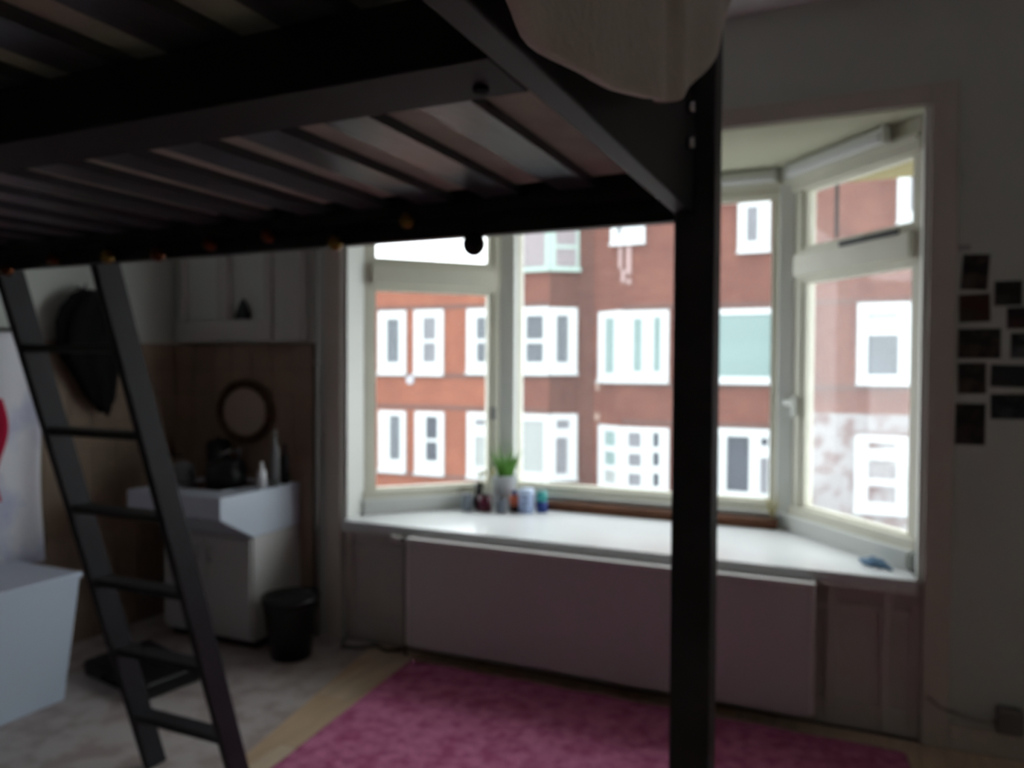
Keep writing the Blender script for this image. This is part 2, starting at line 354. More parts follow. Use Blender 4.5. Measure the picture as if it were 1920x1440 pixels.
# blind cassettes under the bay ceiling
for (f, s0, s1, lb) in ((f2, .10, 1.64, 'slim white roller blind cassette above the long front pane of the bay'), (f3, .10, .80, 'slim white roller blind cassette above the right angled pane')):
    t = thing('blind_cassette', lb, 'blind', (f[0][0], f[0][1], 2.66))
    MB().sbox(f, s0, s1, -.085, -.046, 2.665, 2.735).build('cassette', 'upstand', t, .008)
    MB().sbox(f, s0+.01, s1-.01, -.095, -.086, 2.668, 2.70).build('front_cover', 'white', t, .003)
    MB().sbox(f, s0-.012, s0, -.09, -.044, 2.66, 2.744).build('end_cap', 'upstand', t)
    MB().sbox(f, s1, s1+.012, -.09, -.044, 2.66, 2.744).build('end_cap', 'upstand', t)

# sill board
sill = thing('window_sill', 'deep white gloss window sill filling the bay above the radiator', 'window sill', (-1.2, 4.1, .70))
MB().prism([(-2.752, 3.69), (-2.752, 3.86), (-2.72, 3.915), (-2.055, 4.585), (-.39, 4.585), (.225, 3.86), (.246, 3.69)], .675, ZS).build('board', 'sill', sill, .002)
MB().box(-2.752, .246, 3.692, 3.704, .655, .676).build('front_nosing', 'upstand', sill, .003)
for f, L in ((f1, L1), (f3, L3)): MB().sbox(f, .0, L-.03, -.03, -.001, ZS, .80).build('upstand', 'upstand', sill, .004)
MB().sbox(f2, .0, L2, -.014, -.001, ZS, .80).build('upstand', 'upstand', sill, .002)
tag(MB().box(-1.86, -.40, 4.50, 4.552, ZS, .778).build('draught_strip', 'strip', bevel=.015, origin=(-1.1, 4.5, ZS)), 'long brown wooden strip lying along the back of the window sill', 'wood strip')

# ------------------------------------------------------------------ radiator
rad = thing('radiator', 'long flat white panel radiator under the bay window sill', 'radiator', (-1.21, 3.66, .08))
MB().box(-2.245, -.177, 3.610, 3.625, .082, .660).build('front_panel', 'radiator', rad, .006)
MB().box(-2.235, -.187, 3.690, 3.70, .09, .655).build('rear_panel', 'radiator', rad, .004)
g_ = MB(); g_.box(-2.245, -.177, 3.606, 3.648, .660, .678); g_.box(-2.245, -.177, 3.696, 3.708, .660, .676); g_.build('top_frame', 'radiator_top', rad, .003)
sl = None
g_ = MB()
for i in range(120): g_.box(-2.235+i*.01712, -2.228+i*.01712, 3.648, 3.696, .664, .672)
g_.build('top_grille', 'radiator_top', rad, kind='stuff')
for x0, x1 in ((-2.262, -2.245), (-.177, -.160)): MB().box(x0, x1, 3.608, 3.708, .09, .677).build('end_cap', 'radiator_top', rad, .004)
MB().box(-2.0, -1.97, 3.70, 3.80, .3, .34).build('bracket', 'radiator', rad); MB().box(-.5, -.47, 3.70, 3.80, .3, .34).build('bracket', 'radiator', rad)
vb = MB().tube([(-2.245, 3.66, .640), (-2.30, 3.66, .640)], .011).build('valve', 'chrome', rad)
MB().tube([(-2.30, 3.66, .640), (-2.305, 3.66, .655), (-2.306, 3.62, .655)], .010).build('valve_neck', 'plastic_black', vb)
MB().tube([(-2.32, 3.655, .652), (-2.38, 3.655, .658)], [.021, .019], 12).build('thermostat_knob', 'radiator_top', vb)
MB().tube([(-2.30, 3.665, .62), (-2.30, 3.67, .0)], .010).build('supply_pipe', 'pipe_dark', rad)

# ------------------------------------------------------------------ loft bed
ZB = 1.924
bed = thing('loft_bed', 'black stained wooden loft bed high on square posts, seen from below', 'loft bed', (-1.5, .75, 0))
XB0, XB1, YB0, YB1 = -2.86, -.293, -.18, 1.60
MB().box(XB0, XB1-.04, YB1-.032, YB1, ZB, ZB+.16).build('side_rail', 'black', bed, .003)
MB().box(XB0, XB1-.04, YB0, YB0+.032, ZB, ZB+.16).build('side_rail', 'black', bed, .003)
MB().box(XB1-.036, XB1, YB0, YB1-.06, ZB, ZB+.22).build('end_rail', mat('end_rail_stain', (30, 32, 36), 0.5, 0.2, 8, stretch=(4, 1, 4)), bed, .003)
MB().box(XB0, XB0+.036, YB0, YB1, ZB, ZB+.22).build('end_rail', 'black', bed, .003)
cb = MB().box(XB0+.036, XB1-.036, .672, .775, ZB, ZB+.074).build('centre_beam', mat('centre_beam_stain', (24, 24, 27), .6, .2, 6, stretch=(1, 4, 4)), bed, .003)
MB().lathe((-.372, .742, ZB-.004), [(.0, 0), (.009, 0), (.009, .004), (0, .004)], 12).build('bolt', 'cloth_black', cb)
for y0, y1 in ((YB1-.032-.03, YB1-.032), (YB0+.032, YB0+.062)): MB().box(XB0+.036, XB1-.036, y0, y1, ZB+.045, ZB+.075).build('slat_ledge', 'black', bed)
for i in range(14):
    xr = -.503-.1715*i; xl = xr-.083
    if i == 0: s0_ = MB().box(xl, xr, YB0+.033, YB1-.033, 1.9995, 2.018).build('slat', 'slat', bed, origin=(xl, 0, 2.0))
    else:
        o = s0_.copy(); C.objects.link(o); o.parent = bed; o.location = s0_.location+Vector((-.1715*i, 0, 0))
# posts
def post(x0, y0): return MB().box(x0, x0+.078, y0, y0+.078, 0, 2.75).build('post', 'post', bed, .004)
post(-.332, 1.463+.04); post(-.332, YB0); post(XB0-.03, 1.463+.06); post(XB0-.03, YB0)
for z in (2.34, 2.62):
    MB().box(XB1-.03, XB1-.008, YB0+.078, 1.503, z, z+.07).build('guard_rail', 'black', bed, .003)
    MB().box(XB0, XB1-.04, YB1-.03, YB1-.008, z, z+.07).build('guard_rail', 'black', bed, .003)
for z in (2.02, 2.085):
    MB().tube([(-.294, 1.435, z+.02), (-.280, 1.433, z+.02)], [.012, .009], 10).build('bolt', 'chrome', bed, label='shiny bolt head')
tag(MB().box(XB0+.05, XB1-.045, YB0+.05, YB1-.05, 2.0185, 2.17).build('mattress', 'mattress', bevel=.03, origin=(-1.5, .75, 2.02)), 'brownish mattress showing between the slats of the loft bed', 'mattress')

# duvet hanging over the end rail
curve = [(.25, 1.90), (.492, 1.884), (.560, 1.884), (.689, 1.895), (.835, 1.922), (1.015, 1.975), (1.10, 2.01), (1.19, 2.07), (1.30, 2.16), (1.394, 2.272), (1.47, 2.40)]
def zb(y):
    for (y0, z0), (y1, z1) in zip(curve, curve[1:]):
        if y0 <= y <= y1: return z0+(z1-z0)*(y-y0)/(y1-y0)
    return curve[0][1]
def duv(u_, v_):
    y = .25+1.22*u_; z = zb(y)+(2.70-zb(y))*v_
    bulge = .010*math.sin(v_*3.1)+.012*math.sin(u_*16+v_*2)*(1-v_*.4)+.006*math.sin(u_*41)
    return (-.236+bulge*.8+.01*(1-v_), y, z)
tag(MB().sheet(duv, 60, 24, .014).build('blanket', 'duvet', origin=(-.27, .9, 2.3)), 'grey-beige blanket draped over the end rail beside the post, at top of picture', 'blanket')

# ladder
lad = thing('ladder', 'black wooden loft ladder leaning on the far side of the bed rail', 'ladder', (-2.38, 2.1, 0))
yl = lambda z: 2.182-.297*z
for xc in (-2.119, -2.580):
    MB().prof([(yl(1.95), 1.95), (yl(1.95)+.09, 1.95), (yl(.0035)+.09, .0035), (yl(.0035), .0035)], xc-.015, xc+.015).build('ladder_rail', 'ladder', lad, .003)
for z in (1.683, 1.397, 1.111, .825, .537, .245):
    MB().box(-2.564, -2.135, yl(z)+.006, yl(z)+.082, z-.018, z+.008).build('rung', 'black', lad, .003)

# string of baubles along the rail
sl_ = thing('string_lights', 'string of small round gold and copper baubles hung along the bed rail', 'string lights', (-1.6, 1.55, 1.94))
bl = [(-2.421, 1.918), (-2.206, 1.941), (-1.971, 1.936), (-1.77, 1.931), (-1.578, 1.949), (-1.381, 1.958), (-1.172, 1.926), (-.965, 1.966)]
pts = []
for i, (bx_, bz) in enumerate(bl):
    pts.append((bx_, 1.555, bz+.04))
    if i < len(bl)-1: pts.append(((bx_+bl[i+1][0])/2, 1.560, min(bz, bl[i+1][1])+.02))
MB().tube([(-2.80, 1.559, 1.99)]+pts+[(-.87, 1.555, 2.0), (-.81, 1.585, 1.955)], .0022, 6).build('cable', 'plastic_black', sl_)
for i, (bx_, bz) in enumerate(bl):
    n = 10; prof = [(.0195*math.sin(math.pi*k/n), -.0195*math.cos(math.pi*k/n)) for k in range(n+1)]
    b_ = MB().lathe((bx_, 1.545, bz), prof, 16).build('bulb', 'brassy' if i in (2, 6, 7) else 'coppery', sl_)
    MB().lathe((bx_, 1.545, bz+.018), [(.006, 0), (.006, .014)], 8).build('bulb_cap', 'plastic_black', b_)
n = 10
b_ = MB().lathe((-.806, 1.575, 1.906), [(.026*math.sin(math.pi*k/n), -.028*math.cos(math.pi*k/n)) for k in range(n+1)], 16).build('bulb', 'plastic_black', sl_, label='black pear-shaped bulb hanging below the rail')
MB().lathe((-.806, 1.575, 1.93), [(.012, 0), (.008, .02)], 8).build('bulb_cap', 'plastic_black', b_)

# ------------------------------------------------------------------ rug
rug = thing('rug', 'pink pile rug on the floor in front of the radiator', 'rug', (-1.0, 2.4, 0))
ra = [(-2.02, 1.1), (.40, 1.05), (.20, 3.58), (-2.20, 3.58)]
def rp_(u_, v_):
    p0 = Vector(ra[0]).lerp(Vector(ra[1]), u_); p1 = Vector(ra[3]).lerp(Vector(ra[2]), u_); p = p0.lerp(p1, v_)
    return (p.x, p.y, .016+.0035*random.random()+.002*math.sin(u_*40+v_*9))
MB().sheet(rp_, 150, 140, .01).build('pile', 'rug', rug, kind='stuff')
for q0, q1 in ((ra[0], ra[3]), (ra[1], ra[2]), (ra[3], ra[2])): MB().bar((*q0, .008), (*q1, .008), .014, .012).build('rug_binding', mat('rug_edge', (150, 66, 104), .9), rug)

# ------------------------------------------------------------------ kitchen unit
ku = thing('kitchen_unit', 'white kitchen sink unit with overhanging counter against the window wall', 'kitchen unit', (-3.44, 3.4, 0))
MB().prof([(3.085, .915), (3.735, .915), (3.735, .66), (3.333, .655), (3.085, .795)], -3.79, -3.09).build('counter', 'counter', ku, .005)
MB().box(-3.775, -3.092, 3.335, 3.735, .06, .654).build('body', 'cab', ku, .003)
MB().box(-3.76, -3.11, 3.38, 3.72, 0.0035, .06).build('plinth', 'pipe_dark', ku)
for x0, x1, hx in ((-3.765, -3.438, -3.48), (-3.43, -3.102, -3.39)):
    d_ = MB().box(x0, x1, 3.318, 3.335, .09, .64).build('door', 'cab', ku, .003)
    MB().tube([(hx, 3.317, .58), (hx, 3.295, .58), (hx, 3.295, .50), (hx, 3.317, .50)], .005, 6).build('handle', 'pipe', d_)
MB().box(-3.60, -3.25, 3.25, 3.60, .9155, .920).build('sink_rim', 'chrome', ku, .002)
MB().tube([(-3.52, 3.68, .915), (-3.52, 3.68, 1.07), (-3.52, 3.62, 1.11), (-3.52, 3.54, 1.09), (-3.52, 3.53, 1.05)], .011, 8).build('tap', 'chrome', ku)
MB().lathe((-3.52, 3.68, 1.075), [(.018, 0), (.02, .02), (.01, .035)], 12).build('tap_knob', 'chrome', ku)

wc = thing('wall_cabinet', 'white framed wall cabinet with two recessed pale panels above the sink', 'cabinet', (-3.65, 3.70, 1.775))
MB().box(-4.01, -3.30, 3.715, 3.735, 1.775, 2.60).build('carcass', 'cabinner', wc)
for (a0, a1, z0, z1, nm) in ((-4.01, -3.985, 1.775, 2.6, 'stile'), (-3.695, -3.605, 1.91, 2.55, 'stile'), (-3.315, -3.26, 1.775, 2.6, 'stile'), (-3.985, -3.315, 1.775, 1.91, 'rail'), (-3.985, -3.315, 2.55, 2.6, 'rail')):
    MB().box(a0, a1, 3.665, 3.715, z0, z1).build('face_frame_'+nm, 'cab', wc, .003)
tag(MB().lathe((-3.50, 3.689, 1.910), [(0, 0), (.060, 0), (.062, .02), (.045, .07), (.03, .10), (.012, .125), (0, .13)], 20, 1, .38).build('cone_ornament', mat('dark_green_glaze', (16, 26, 28), .4), origin=(-3.50, 3.689, 1.91)), 'dark cone-shaped ornament standing in the wall cabinet recess', 'ornament')
nb = thing('pipe_casing', 'narrow white pipe casing on the wall between cabinet and riser pipe', 'pipe casing', (-3.13, 3.7, 1.77))
MB().box(-3.245, -3.04, 3.675, 3.735, 1.775, 3.26).build('casing', 'cab', nb, .003)
MB().box(-3.25, -3.035, 3.668, 3.735, 3.20, 3.265).build('top_trim', 'cab', nb, .003)

rs = thing('riser_pipe', 'tall painted heating pipe running floor to ceiling beside the window casing', 'pipe', (-2.93, 3.70, 0))
MB().tube([(-2.935, 3.70, 0.0), (-2.935, 3.70, 3.265)], .012, 10).build('pipe', 'pipe', rs)
MB().tube([(-2.935, 3.70, 1.63), (-2.935, 3.70, 1.66)], .019, 10).build('coupling', 'pipe', rs)
MB().box(-2.945, -2.925, 3.70, 3.75, 1.20, 1.215).build('pipe_clip', 'pipe', rs)
rs2 = thing('thin_pipe', 'dark thin pipe standing behind the painted riser pipe', 'pipe', (-2.975, 3.72, 0))
MB().tube([(-2.972, 3.722, 0.0), (-2.972, 3.722, 1.76)], .009, 8).build('pipe', 'pipe_dark', rs2)
MB().box(-2.982, -2.962, 3.722, 3.75, .6, .612).build('pipe_clip', 'pipe_dark', rs2)

# round mirror
mi = thing('round_mirror', 'round mirror in a brown rattan frame on the tiled wall over the sink', 'mirror', (-3.508, 3.715, 1.33))
ring = [(-3.508+.20*math.cos(t), 3.712, 1.335+.175*math.sin(t)) for t in [2*math.pi*i/40 for i in range(40)]]
MB().tube(ring, .026, 10, True).build('mirror_frame', 'rattan', mi)
vs = [(-3.508+.185*math.cos(2*math.pi*i/40), y, 1.335+.16*math.sin(2*math.pi*i/40)) for y in (3.712, 3.720) for i in range(40)]
MB().add(vs, [list(range(40)), list(range(40, 80))[::-1]]+[[i, (i+1) % 40, 40+(i+1) % 40, 40+i] for i in range(40)]).build('mirror_glass', mat('dull_mirror', (176, 160, 146), .5), mi)

# things on the counter
def pot(x, y, r_, h, mt, name, label, cat, handle=None, lid=True):
    t = thing(name, label, cat, (x, y, .915))
    MB().lathe((x, y, .9205), [(0, 0), (r_*.92, 0), (r_, .01), (r_, h), (r_*.97, h), (r_*.95, .012), (0, .012)], 24).build('body', mt, t)
    if lid:
        l_ = MB().lathe((x, y, .9205+h), [(0, 0), (r_, 0), (r_*.7, .018), (0, .022)], 24).build('lid', mt, t)
        MB().lathe((x, y, .94+h), [(.012, 0), (.016, .012), (0, .02)], 12).build('lid_knob', mt, l_)
    for s in (-1, 1): MB().tube([(x+s*r_, y, .92+h*.7), (x+s*(r_+.03), y, .92+h*.72), (x+s*(r_+.03), y+.04, .92+h*.72), (x+s*r_*.9, y+.05, .92+h*.7)], .006, 6).build('handle', mt, t)
    return t
pot(-3.42, 3.46, .115, .12, 'plastic_black', 'cooking_pot', 'large black cooking pot on the right half of the sink unit counter', 'pot')
pot(-3.66, 3.64, .07, .22, 'plastic_black', 'tall_pan', 'tall black pan behind the big pot on the counter', 'pot', lid=True)
t = thing('kettle', 'grey kettle with slanted black handle at the left of the counter', 'kettle', (-3.70, 3.40, .915))
MB().lathe((-3.70, 3.40, .9155), [(0, 0), (.07, 0), (.075, .02), (.06, .10), (.035, .13), (0, .135)], 20).build('body', 'plastic_grey', t)
MB().tube([(-3.76, 3.40, .99), (-3.80, 3.36, 1.04), (-3.77, 3.34, 1.09), (-3.70, 3.40, 1.08)], .008, 8).build('handle', 'plastic_black', t)
MB().tube([(-3.64, 3.40, .97), (-3.60, 3.39, 1.03)], [.014, .008], 8).build('spout', 'plastic_grey', t)
def bottle(x, y, r_, h, mt, label, cap='plastic_black'):
    t = thing('bottle', label, 'bottle', (x, y, .915))
    MB().lathe((x, y, .9155), [(0, 0), (r_, 0), (r_, h*.62), (r_*.45, h*.78), (r_*.4, h*.93), (0, h*.93)], 16).build('body', mt, t)
    MB().lathe((x, y, .9155+h*.93), [(r_*.46, 0), (r_*.46, h*.07), (0, h*.07)], 12).build('cap', cap, t)
bottle(-3.135, 3.45, .026, .15, 'white', 'short pale plastic bottle at the right end of the counter', 'white')
bottle(-3.125, 3.55, .026, .33, 'plastic_grey', 'tall grey bottle between the short pale one and the black one', 'pipe')
bottle(-3.14, 3.655, .026, .24, 'plastic_black', 'black bottle in the corner of the counter by the wall')

# black coat on the left wall
ct = thing('black_coat', 'black fluffy coat hanging from a hook on the left wall behind the ladder', 'coat', (-4.0, 2.98, 1.3))
prof_c = [(2.05, .05), (2.02, .11), (1.94, .17), (1.86, .19), (1.75, .185), (1.66, .17), (1.58, .135), (1.50, .10), (1.42, .07), (1.36, .03)]
def coat(u_, v_):
    k = v_*(len(prof_c)-1); i = min(int(k), len(prof_c)-2); q = k-i
    z = prof_c[i][0]*(1-q)+prof_c[i+1][0]*q; hw = prof_c[i][1]*(1-q)+prof_c[i+1][1]*q
    cy = 3.05+.09*max(0, (1.7-z)/.35)
    t_ = 2*math.pi*u_
    rr = 1+.09*math.sin(t_*7+z*9)
    return (-4.035+.075*math.sin(t_)*rr*min(1, hw/.1), cy+hw*math.cos(t_)*rr, z+.02*math.sin(t_*5)*(v_ > .95))
MB().sheet(coat, 48, 36, .006).build('coat_body', 'cloth_black', ct)
for (dy, z0, z1) in ((-.13, 1.72, 1.60), (.05, 1.42, 1.32), (-.03, 1.52, 1.44)): MB().tube([(-4.03, 3.09+dy, z0), (-4.03, 3.10+dy*1.05, z1)], [.035, .008], 8).build('tassel', 'cloth_black', ct)
MB().tube([(-4.14, 3.05, 2.07), (-4.08, 3.05, 2.06), (-4.07, 3.05, 2.09)], .007, 8).build('hook', 'darkmetal', ct)

# white chest at the left
ch = thing('white_chest', 'white tapered laundry chest with flat lid at the left edge of picture', 'chest', (-3.7, 2.2, 0))
poly_t = [(-3.455, 1.85), (-3.455, 2.545), (-3.93, 2.545), (-3.93, 1.85)]; poly_b = [(-3.475, 1.90), (-3.475, 2.475), (-3.91, 2.475), (-3.91, 1.90)]
MB().add([(x, y, .0035) for x, y in poly_b]+[(x, y, .585) for x, y in poly_t], [[3, 2, 1, 0], [4, 5, 6, 7]]+[[i, (i+1) % 4, 4+(i+1) % 4, 4+i] for i in range(4)]).build('body', 'chestw', ch, .006)
MB().box(-3.945, -3.448, 1.84, 2.555, .585, .612).build('lid', 'chestw', ch, .006)

# hanging cloths at the left
def hang(fx, y0, y1, z0, z1, n=5, amp=.02, lean=0.0):
    return lambda u_, v_: (fx+amp*math.sin(u_*n*6.28+v_*1.5)*(.4+.6*v_)+lean*v_, y0+(y1-y0)*u_+.01*math.sin(v_*7), z1+(z0-z1)*v_-.02*math.sin(u_*3.14)*(v_ < .05))
tw_ = thing('hanging_towel', 'long white and pale blue cloth hanging on the left wall over the chest', 'towel', (-4.05, 2.4, 1.2))
MB().sheet(hang(-4.04, 1.75, 2.745, .56, 1.80, 4, .025), 50, 20, .012).build('cloth', 'towel', tw_)
MB().tube([(-4.065, 1.70, 1.805), (-4.065, 2.77, 1.805)], .009, 8).build('towel_bar', 'chrome', tw_)
for y in (1.74, 2.74): MB().tube([(-4.14, y, 1.805), (-4.06, y, 1.805)], .008, 8).build('bar_bracket', 'chrome', tw_)
cs = thing('crimson_shirt', 'crimson red cloth at the very left edge in front of the white towel', 'cloth', (-3.97, 2.3, 1.4))
MB().sheet(lambda u_, v_: (-3.965+.02*math.sin(u_*20), 1.90+.59*u_+.03*math.sin(v_*6), 1.50-.62*v_-.05*u_*math.cos(v_*3)), 24, 16, .012).build('cloth', 'crimson', cs)
sf = thing('patterned_scarf', 'beige scarf with dark purple marks hanging from the bed rail at left edge', 'scarf', (-2.8, 1.66, 1.4))
def scf(u_, v_):
    z = 1.95-1.25*v_; w_ = .09+.05*math.sin(v_*9)
    xr = -2.755+.065*max(0, min(1, (1.22-z)/.2))*(1 if z > .80 else max(0, (z-.70)/.1))
    return (xr-w_*(1-u_)-.012, 1.66+.018*math.sin(u_*14+v_*3), z)
MB().sheet(scf, 14, 40, .008).build('cloth', 'beige', sf)

# bin
bn = thing('waste_bin', 'black pedal-less waste bin with liner rim below the riser pipe', 'bin', (-2.865, 3.38, 0))
MB().lathe((-2.865, 3.38, .004), [(0, 0), (.105, 0), (.11, .01), (.150, .33), (.156, .34), (.148, .34), (.105, .02), (0, .02)], 28).build('body', 'plastic_black', bn)
MB().lathe((-2.865, 3.38, .30), [(.151, .0), (.158, .02), (.162, .046), (.152, .048), (.146, .03)], 28).build('liner_rim', mat('black_bin_liner', (26, 26, 28), .25, bump=.6, bscale=50), bn)

# flat black case on the floor
bc = thing('flat_black_case', 'flat black case lying on the vinyl floor behind the ladder', 'case', (-3.35, 2.85, .0035))
MB().prism([(-3.67, 2.72), (-3.10, 2.62), (-3.06, 2.92), (-3.62, 3.09)], .0035, .085).build('body', 'plastic_black', bc, .012)
MB().prism([(-3.675, 2.715), (-3.095, 2.615), (-3.055, 2.925), (-3.625, 3.095)], .05, .06).build('seam', 'darkmetal', bc)
MB().tube([(-3.45, 2.68, .05), (-3.44, 2.645, .05), (-3.33, 2.625, .05), (-3.32, 2.66, .05)], .008, 8).build('handle', 'cloth_black', bc)

# cables and shoes near the radiator's left foot
cbx = MB().tube([(-2.74, 3.70, .012), (-2.68, 3.60, .012), (-2.60, 3.62, .012), (-2.52, 3.70, .012), (-2.42, 3.66, .012), (-2.34, 3.70, .012)], .010, 8).build('loose_cable', 'plastic_black', origin=(-2.6, 3.65, 0))
tag(cbx, 'black cable lying along the skirting left of the radiator', 'cable')

# ------------------------------------------------------------------ things on the sill
def lt_(name, label, cat, x, y, parts):
    t = thing(name, label, cat, (x, y, ZS))
    for nm, prof, mt in parts: MB().lathe((x, y, ZS), prof, 20).build(nm, mt, t)
    return t
pp = lt_('potted_plant', 'spiky green plant in a pale grey pot at the bay corner post', 'plant', -2.045, 4.44,
    [('pot', [(0, .001), (.058, .001), (.062, .02), (.080, .20), (.084, .205), (.084, .215), (.074, .215), (.070, .17), (0, .17)], 'pot'), ('soil', [(0, .171), (.07, .171), (.05, .182), (0, .184)], 'soil')])
nl = 0
for i in range(26):
    t_ = i*2.4; sp = .08+.32*random.random(); h_ = .13+.08*random.random(); r0 = .04*random.random()
    p0 = Vector((-2.045+r0*math.cos(t_), 4.44+r0*math.sin(t_), ZS+.18))
    d = Vector((math.cos(t_)*sp, math.sin(t_)*sp, 1)).normalized()
    pts = [p0+d*h_*k/4+Vector((math.cos(t_), math.sin(t_), 0))*.02*(k/4)**2 for k in range(5)]
    MB().tube(pts, [.009, .010, .008, .005, .001], 6).build('leaf', 'leaf', pp)
dp = lt_('dried_flowers', 'dried beige flowers in a black vase left of the spiky plant', 'dried flowers', -2.18, 4.345,
    [('vase', [(0, .001), (.028, .001), (.034, .05), (.022, .11), (.026, .17), (.020, .17), (.016, .11), (0, .1)], 'plastic_black')])
for i in range(9):
    t_ = i*2.1; p0 = Vector((-2.18, 4.345, ZS+.12)); tip = p0+Vector((.045+.05*math.cos(t_), .04*math.sin(t_), .09+.05*random.random()))
    s_ = MB().tube([p0, p0.lerp(tip, .6)+Vector((0, 0, .01)), tip], .002, 5).build('stem', 'leaf_y', dp)
    MB().lathe(tuple(tip), [(0, -.01), (.012, 0), (.009, .014), (0, .02)], 8).build('flower_head', 'leaf_y', s_)
lt_('glass_jar', 'grey glass jar leftmost among the things on the sill', 'jar', -2.225, 4.27, [('body', [(0, .001), (.034, .001), (.040, .04), (.034, .085), (.030, .095), (0, .095)], 'greyglass'), ('lid', [(.032, .095), (.032, .105), (0, .106)], 'pot2')])
lt_('maroon_jar', 'maroon candle jar in front of the grey plant pot', 'candle', -2.115, 4.30, [('jar', [(0, .001), (.042, .001), (.044, .01), (.042, .10), (.036, .10), (.034, .08), (0, .08)], 'maroon'), ('wick', [(.002, .08), (.002, .095)], 'soil')])
lt_('grey_cup', 'blue grey cup between the maroon jar and the orange candle', 'cup', -2.005, 4.30, [('body', [(0, .001), (.032, .001), (.040, .085), (.036, .085), (.03, .012), (0, .012)], 'pot2')])
lt_('orange_candle', 'orange candle in a brown holder beside the pale blue bottle', 'candle', -1.945, 4.375, [('holder', [(0, .001), (.032, .001), (.034, .04), (0, .04)], 'brown'), ('candle', [(.031, .04), (.033, .10), (0, .105)], 'orange'), ('stopper', [(.014, .105), (.017, .125), (0, .14)], 'navy')])
lt_('blue_bottle', 'pale blue plastic tub, largest thing right of the plant', 'tub', -1.870, 4.38, [('body', [(0, .001), (.046, .001), (.048, .01), (.048, .115), (0, .118)], 'lblue'), ('lid', [(.050, .115), (.050, .145), (0, .148)], mat('pale_blue_lid', (196, 212, 240), .4))])
lt_('teal_bottle', 'teal topped navy bottle rightmost in the sill cluster', 'bottle', -1.785, 4.43, [('body', [(0, .001), (.034, .001), (.036, .07), (0, .07)], 'navy'), ('cap', [(.034, .07), (.032, .13), (0, .135)], 'teal')])
ho = thing('dried_sprig', 'small yellowish sprig standing in the right corner of the bay sill', 'sprig', (-.43, 4.52, ZS))
for i in range(6):
    t_ = i*1.1
    MB().tube([(-.43, 4.53, .779), (-.43+.02*math.cos(t_), 4.53+.01*math.sin(t_), .84), (-.43+.05*math.cos(t_), 4.53+.02*math.sin(t_), .88+.012*i)], [.004, .004, .001], 5).build('twig', 'leaf_y', ho)
bcx = MB().sheet(lambda u_, v_: (.035+.12*u_-.02*v_, 3.865+.10*v_-.05*u_, .727+.03*math.sin(u_*3.1)*math.sin(v_*3.1)+.004*math.sin(u_*19)), 18, 12, .006).build('blue_cloth', 'bluecloth', origin=(.09, 3.9, ZS))
tag(bcx, 'small crumpled blue cloth at the right front corner of the sill', 'cloth')

# ------------------------------------------------------------------ photo prints on the wall
PH = [(.392, .492, 1.957, 2.108, (20, 16, 14), (60, 52, 48), 'tall dark print, topmost at the left of the photo group', -.06),
      (.384, .500, 1.822, 1.941, (64, 26, 22), (38, 34, 26), 'reddish dark print second from top in the left column', .03),
      (.511, .612, 1.888, 1.992, (16, 14, 15), (34, 32, 32), 'nearly black square print at top of the right column', 0),
      (.557, .668, 1.792, 1.882, (20, 16, 20), (48, 26, 28), 'dark plum print below the black square print', .02),
      (.383, .540, 1.670, 1.796, (18, 18, 20), (56, 46, 38), 'wide dark landscape print in the middle of the left column', 0),
      (.572, .690, 1.670, 1.776, (24, 26, 30), (66, 66, 70), 'bluish dark print beside the wide landscape print', 0),
      (.385, .490, 1.521, 1.652, (22, 18, 20), (58, 48, 40), 'brown dark print under the wide landscape print', .02),
      (.503, .655, 1.550, 1.644, (36, 38, 42), (22, 22, 24), 'grey landscape print right of the brown print', -.03),
      (.378, .490, 1.305, 1.481, (18, 18, 20), (44, 30, 32), 'tall blackish print, lowest of the photo group', 0),
      (.505, .660, 1.418, 1.524, (14, 16, 20), (40, 44, 50), 'black landscape print, lowest in the right column', .02)]
for i, (x0, x1, z0, z1, c0, c1, lb, rot) in enumerate(PH):
    cx, cz = (x0+x1)/2, (z0+z1)/2
    t = thing('photo_print', lb, 'photo', (cx, 3.747, cz), 'photo prints taped to the wall')
    def rb(hx, hz, y0, y1, name, mt):
        P = []
        for y in (y0, y1):
            for sx, sz in ((-1, -1), (1, -1), (1, 1), (-1, 1)):
                P.append((cx+sx*hx*math.cos(rot)-sz*hz*math.sin(rot), y, cz+sx*hx*math.sin(rot)+sz*hz*math.cos(rot)))
        return MB().add(P, [[0, 1, 2, 3], [7, 6, 5, 4]]+[[k, (k+1) % 4, 4+(k+1) % 4, 4+k] for k in range(4)]).build(name, mt, t)
    rb((x1-x0)/2, (z1-z0)/2, 3.7485, 3.7498, 'paper', 'paper')
    rb((x1-x0)/2-.004, (z1-z0)/2-.004, 3.7478, 3.7484, 'picture', mat('photo_picture', c0, .35, 0, 14+i, col2=tuple(v+18 for v in c1), lo=.45, hi=.62))
tag(MB().box(.372+.006, .425, 3.7488, 3.7498, 2.125, 2.15).build('tape_scrap', mat('grey_tape', (160, 158, 160), .5), origin=(.4, 3.749, 2.14)), 'small grey scrap of tape on the wall above the topmost print', 'tape')
ad = thing('wall_adapter', 'black plug adapter with cord on the right wall above the skirting', 'plug', (.62, 3.7, .16))
MB().box(.545, .64, 3.69, 3.7498, .118, .225).build('adapter', mat('adapter_plastic', (110, 108, 104), .5), ad, .012)
MB().tube([(.29, 3.735, .21), (.34, 3.73, .175), (.43, 3.725, .155), (.50, 3.72, .15), (.55, 3.715, .16)], .006, 8).build('cord', mat('cord_rubber', (140, 134, 128), .6), ad)
